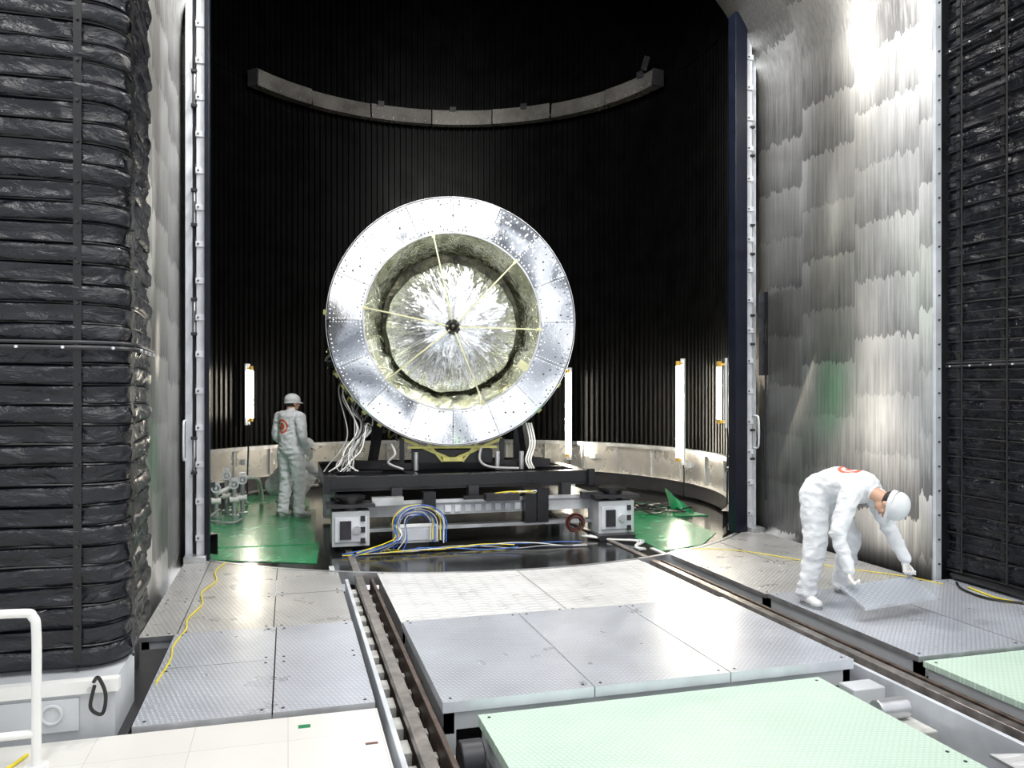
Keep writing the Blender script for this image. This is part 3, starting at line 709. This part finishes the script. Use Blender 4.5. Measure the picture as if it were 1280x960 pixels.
def head(parent,origin,up,face):
    Tm=frame(origin,up,face)
    g=B(); g.sph((0,-.008,.02),(.075,.094,.098),'skin'); g.sph((0,.022,-.045),(.056,.066,.066),'skin'); g.sph((0,.052,-.088),(.026,.024,.022),'skin')
    g.cyl((0,.086,.012),(0,.106,-.024),.008,'skin',8,.015); g.sph((0,.100,-.026),(.016,.013,.011),'skin')
    g.sph((0,.078,.030),(.055,.014,.012),'skin'); g.sph((0,.082,-.056),(.024,.010,.012),'skin')
    for s in(-1,1): g.sph((s*.078,-.002,-.008),(.010,.020,.032),'skin'); g.sph((s*.04,.062,-.02),(.02,.016,.02),'skin')
    g.cyl((0,-.02,-.05),(0,-.035,-.17),.055,'skin',16,.058)
    o=remesh(g,'head',.006,'skin',parent,0,3); o.data.transform(Tm)
    g=B()
    for s in(-1,1): g.sph((s*.030,.084,.008),(.014,.008,.006),'eye'); g.obox((s*.030,.090,.026),(.034,.008,.005),'hair')
    g.sph((0,.0905,-.056),(.022,.006,.004),'lip'); g.v=[tuple(Tm@Vector(v)) for v in g.v]; g.build('face_features',parent)
    g=B(); g.sph((0,-.02,.010),(.079,.090,.088),'hair'); g.v=[(x,min(y,.03),z) for x,y,z in g.v]; g.v=[tuple(Tm@Vector(v)) for v in g.v]; g.build('hair',parent)
    vs=[];nu,nv=32,10; g=B()
    for j in range(nv+1):
        p=math.pi*.5*j/nv; puff=1+.05*math.sin(2*p)
        for i in range(nu):
            t=2*math.pi*i/nu; rr=puff*(1+.012*math.sin(t*8)*math.sin(p)); vs.append((.094*rr*math.sin(p)*math.cos(t),-.008+.112*rr*math.sin(p)*math.sin(t),.038+.098*math.cos(p)))
    g.add(vs,[(j*nu+i,(j+1)*nu+i,(j+1)*nu+(i+1)%nu,j*nu+(i+1)%nu) for j in range(nv) for i in range(nu)],'capcloth')
    vs=[]
    for i in range(nu):
        t=2*math.pi*i/nu
        for k,z in((1.0,.038),(.97,.000),(.93,.000),(.93,.05)): vs.append((.094*k*math.cos(t),-.008+.112*k*math.sin(t),z+(.012 if math.sin(t)>0 else -.012)*abs(math.sin(t))))
    g.add(vs,[(i*4+k,i*4+k+1,((i+1)%nu)*4+k+1,((i+1)%nu)*4+k) for i in range(nu) for k in range(3)],'capcloth')
    vs=[]
    for i in range(13):
        t=math.radians(30+120*i/12); c,s=math.cos(t),math.sin(t)
        for k,z in((.97,.030),(1.0+.55*math.sin(math.radians(180*i/12))**.6,.012),(1.0+.55*math.sin(math.radians(180*i/12))**.6,.007),(.97,.022)): vs.append((.092*(1+(k-1)*.35)*c,-.008+.11*k*s,z))
    g.add(vs,[(i*4+k,(i+1)*4+k,(i+1)*4+(k+1)%4,i*4+(k+1)%4) for i in range(12) for k in range(4)],'capcloth')
    g.v=[tuple(Tm@Vector(v)) for v in g.v]; g.build('cap',parent,angle=70)
def hand(parent,name,wrist,fdir,palmn,side,curl=.5):
    Tm=frame(wrist,-Vector(fdir),palmn); g=B()
    g.sph((0,0,-.050),(.041,.017,.052),'skin'); g.cyl((0,0,.03),(0,0,-.03),.027,'skin',12,.030)
    for i,L in enumerate((.066,.076,.072,.056)):
        x=(-.030+.020*i)*side; p=Vector((x,0,-.086+abs(i-1.3)*.004)); a=curl*.5+.06*i; pts=[p]
        for k,f in enumerate((.45,.32,.25)):
            a+=curl*.75; d=Vector((x*.25*(1-k*.3),math.sin(a),-math.cos(a))).normalized(); p=p+d*L*f; pts.append(p)
        limb(g,pts,(.0105,.0098,.009,.0075))
    pts=[Vector((-side*.026,.006,-.025)),Vector((-side*.052,.018,-.052)),Vector((-side*.056,.032,-.078)),Vector((-side*.050,.044,-.096))]; limb(g,pts,(.014,.012,.0105,.009))
    o=remesh(g,name,.0042,'glove',parent,0,2); o.data.transform(Tm)
def shoe(parent,name,ankle,toe):
    a=Vector(ankle); d=Vector((toe[0],toe[1],0)).normalized(); q=Matrix.Translation((a.x,a.y,0))@Matrix.Rotation(math.atan2(d.y,d.x),4,'Z')
    g=B(); g.sph((-.02,0,.05),(.055,.042,.05),'skin'); g.sph((.06,0,.045),(.085,.045,.040),'skin'); g.sph((.135,.0,.038),(.06,.046,.034),'skin'); g.cyl((-.01,0,.05),(-.01,0,.15),.048,'skin',14,.052)
    o=remesh(g,name,.008,'shoe',parent,0,3); 
    for v in o.data.vertices: v.co.z=max(v.co.z,.014)
    o.data.transform(q)
    g=B(); n=20; pts=[]
    for i in range(n): t=2*math.pi*i/n; pts.append((.06+.135*math.cos(t),(.047+.004*math.cos(t))*math.sin(t)))
    g.prism(pts,0,.016,'sole'); g.v=[tuple(q@Vector(v)) for v in g.v]; g.build(name+'_sole',parent)
def technician(loc,rz,J,logo):
    E=empty('technician',loc,rz)
    g=B()
    for (a,b_,ra,rb,side,fl) in J['torso']:
        a=Vector(a);b_=Vector(b_); d=(b_-a); Tm=frame((0,0,0),d if d.length>.01 else (0,0,1),Vector(side).cross(d)).to_3x3().to_4x4()
        N=5
        for k in range(N+1):
            t=k/N; p=a.lerp(b_,t); r=ra+(rb-ra)*t; g.sph(p,(r,r*fl,r*.8),'skin',Tm,18,10)
    limb(g,J['neck'],(.062,.058))
    for s in('L','R'):
        limb(g,J['arm'+s],(.080,.062,.046)); limb(g,J['leg'+s],(.118,.092,.070))
        w=J['arm'+s][-1]; e=J['arm'+s][-2]; d=(Vector(w)-Vector(e)).normalized(); g.cyl(Vector(w)-d*.03,Vector(w)+d*.015,.045,'skin',14,.042)
        an=Vector(J['leg'+s][-1]); k=Vector(J['leg'+s][-2]); d=(an-k).normalized(); g.cyl(an-d*.12,an+d*.05,.074,'skin',16,.080)
    o=remesh(g,'coverall',.0125,suit('coverall_cloth',*logo),E,.013,5)
    a=Vector(J['neck'][0]);b_=Vector(J['neck'][1]); d=(b_-a).normalized(); g=B(); g.torus(a+d*.045,.062,.014,'capcloth',d,28,8); g.build('collar',E)
    head(E,*J['head'])
    for s,sd in(('L',-1),('R',1)):
        hd=J['hand'+s]; hand(E,'hand_'+s,J['arm'+s][-1]+hd[0].normalized()*.012,hd[0],hd[1],sd*hd[2],hd[3]); shoe(E,'shoe_'+s,J['leg'+s][-1],J['toe'+s])
    return E
V=Vector
J=dict(torso=[((0,-.01,.95),(0,-.01,1.18),.172,.162,(1,0,0),.76),((0,-.01,1.18),(0,-.015,1.36),.165,.168,(1,0,0),.72),((-.12,-.01,1.385),(.12,-.01,1.385),.09,.09,(0,1,0),1)],
 neck=[V((0,0,1.40)),V((0,.03,1.49))],
 armL=[V((-.185,-.01,1.38)),V((-.25,-.02,1.11)),V((-.19,.16,.97))],armR=[V((.185,-.01,1.38)),V((.255,-.03,1.10)),V((.23,.12,.90))],
 legL=[V((-.095,0,.90)),V((-.115,.04,.50)),V((-.13,-.01,.10))],legR=[V((.095,0,.90)),V((.12,.05,.50)),V((.13,.03,.10))],
 toeL=(-.15,1),toeR=(.3,1),head=(V((0,.045,1.575)),V((0,.10,1)),V((.35,1,-.12))),
 handL=(V((.25,.9,-.3)),V((.9,0,-.3)),1,.5),handR=(V((-.05,.5,-.85)),V((-1,0,0)),1,.5))
technician((.03,11.5,-.031),YAW-math.radians(28),J,((-.03,-.145,1.26),.10))
J2=dict(torso=[((0,-.22,.36),(0,-.05,.58),.175,.16,(1,0,0),.8),((0,-.05,.58),(0,.10,.72),.16,.165,(1,0,0),.7),((-.12,.12,.74),(.12,.12,.74),.09,.09,(0,1,0),1)],
 neck=[V((0,.15,.78)),V((0,.22,.86))],
 armL=[V((-.185,.13,.73)),V((-.24,.30,.52)),V((-.15,.50,.42))],armR=[V((.185,.13,.73)),V((.25,.30,.54)),V((.15,.50,.44))],
 legL=[V((-.11,-.20,.34)),V((-.21,.22,.46)),V((-.18,-.05,.10))],legR=[V((.11,-.20,.34)),V((.20,.22,.44)),V((.18,-.03,.10))],
 toeL=(-.2,1),toeR=(.2,1),head=(V((0,.27,.91)),V((0,.5,1)),V((0,1,-.6))),
 handL=(V((.4,.8,-.2)),V((.8,0,-.5)),1,.6),handR=(V((-.4,.8,-.2)),V((-.8,0,-.5)),1,.6))
technician((.02,12.3,-.031),YAW-math.radians(50),J2,((0,-.2,.70),.06))
J3=dict(torso=[((.03,.16,.88),(.12,.03,.95),.170,.160,(.76,.63,0),.84),((.12,.03,.95),(.23,-.12,.94),.162,.164,(.76,.63,0),.76),((.13,-.21,.905),(.33,-.05,.905),.09,.09,(.6,-.76,0),1)],
 neck=[V((.26,-.19,.92)),V((.32,-.27,.875))],
 armL=[V((.10,-.24,.90)),V((-.04,-.33,.62)),V((.01,-.42,.36))],armR=[V((.36,-.03,.90)),V((.47,-.06,.62)),V((.55,-.17,.38))],
 legL=[V((-.05,.10,.85)),V((-.08,.0,.47)),V((-.16,-.02,.10))],legR=[V((.11,.22,.85)),V((.27,.18,.48)),V((.27,.34,.10))],
 toeL=(.2,-1),toeR=(.5,-.9),head=(V((.36,-.34,.83)),V((.62,-.72,-.28)),V((-.05,-.15,-1))),
 handL=(V((.08,-.22,-1)),V((.6,-.6,.1)),1,.9),handR=(V((-.02,-.22,-1)),V((.5,-.65,.1)),1,.9))
cr,sr=math.cos(YAW),math.sin(YAW); x,y=2.50,6.38; loc=(x*cr-y*sr,x*sr+y*cr,.018)
W=technician(loc,YAW,J3,((.17,-.06,1.095),.095))
g=B(); a=V((-.06,-.43,.235)); b_=V((.60,-.17,.255)); f=V((.12,-.15,-.12)); th=V((0,0,.02))
vs=[a,b_,b_+f,a+f]; vs=vs+[v-th for v in vs]
g.add(vs,[(4,5,6,7),(0,1,5,4),(1,2,6,5),(2,3,7,6),(3,0,4,7)],'steel')
g.add(vs[:4],[(3,2,1,0)],'tread')
o=g.build('floor_plate_panel'); o.location=loc; o.rotation_euler=(0,0,YAW)

# ------------------------------------------------------------ lights
def area(name,loc,size,sizey,power,rot=(0,0,0),col=(1,1,1)):
    l=bpy.data.lights.new(name,'AREA'); l.shape='RECTANGLE'; l.size=size; l.size_y=sizey; l.energy=power; l.color=col
    o=bpy.data.objects.new(name,l); sc.collection.objects.link(o); o.location=loc; o.rotation_euler=rot; return o
for x in(-1.5,2.2,5.8): area('hall_ceiling_lamp',(x,1.5,7.6),.6,4.0,170,(math.radians(30),0,0),(1,.98,.95))
for x in(1.1,3.2): area('tunnel_ceiling_lamp',(x,7.3,6.8),.3,1.6,330,(math.radians(38),0,0),(1,.98,.94))
for x in(.6,3.9):  # fill spots added to brighten the guide ring, no lamp fixture there
    l=bpy.data.lights.new('guide_ring_fill_spot','SPOT'); l.energy=160; l.spot_size=math.radians(50); l.shadow_soft_size=.1
    o=bpy.data.objects.new('guide_ring_fill_spot',l); sc.collection.objects.link(o); o.location=(x,8.7,6.6); o.rotation_euler=(Vector((x+.4,15,7.1))-Vector(o.location)).to_track_quat('-Z','Y').to_euler()
w=bpy.data.worlds.new('World'); sc.world=w; w.use_nodes=True; nt=w.node_tree; bg=nt.nodes['Background']
t=nt.nodes.new('ShaderNodeTexCoord'); f=noi(nt,t.outputs['Generated'],9,3,.6); c=ramp(nt,f,[(.38,(.07,.08,.10)),(.47,(.58,.63,.70)),(.54,(1.0,1.0,1.0))])
nt.links.new(c,bg.inputs['Color']); bg.inputs['Strength'].default_value=1.4
# ------------------------------------------------------------ camera
cd=bpy.data.cameras.new('camera'); cam=bpy.data.objects.new('camera',cd); sc.collection.objects.link(cam); cd.sensor_width=36; cd.lens=28.125; cd.shift_y=10/1280
cam.location=(0,0,1.7); cam.rotation_euler=(math.pi/2,0,YAW); cd.clip_start=.05; sc.camera=cam
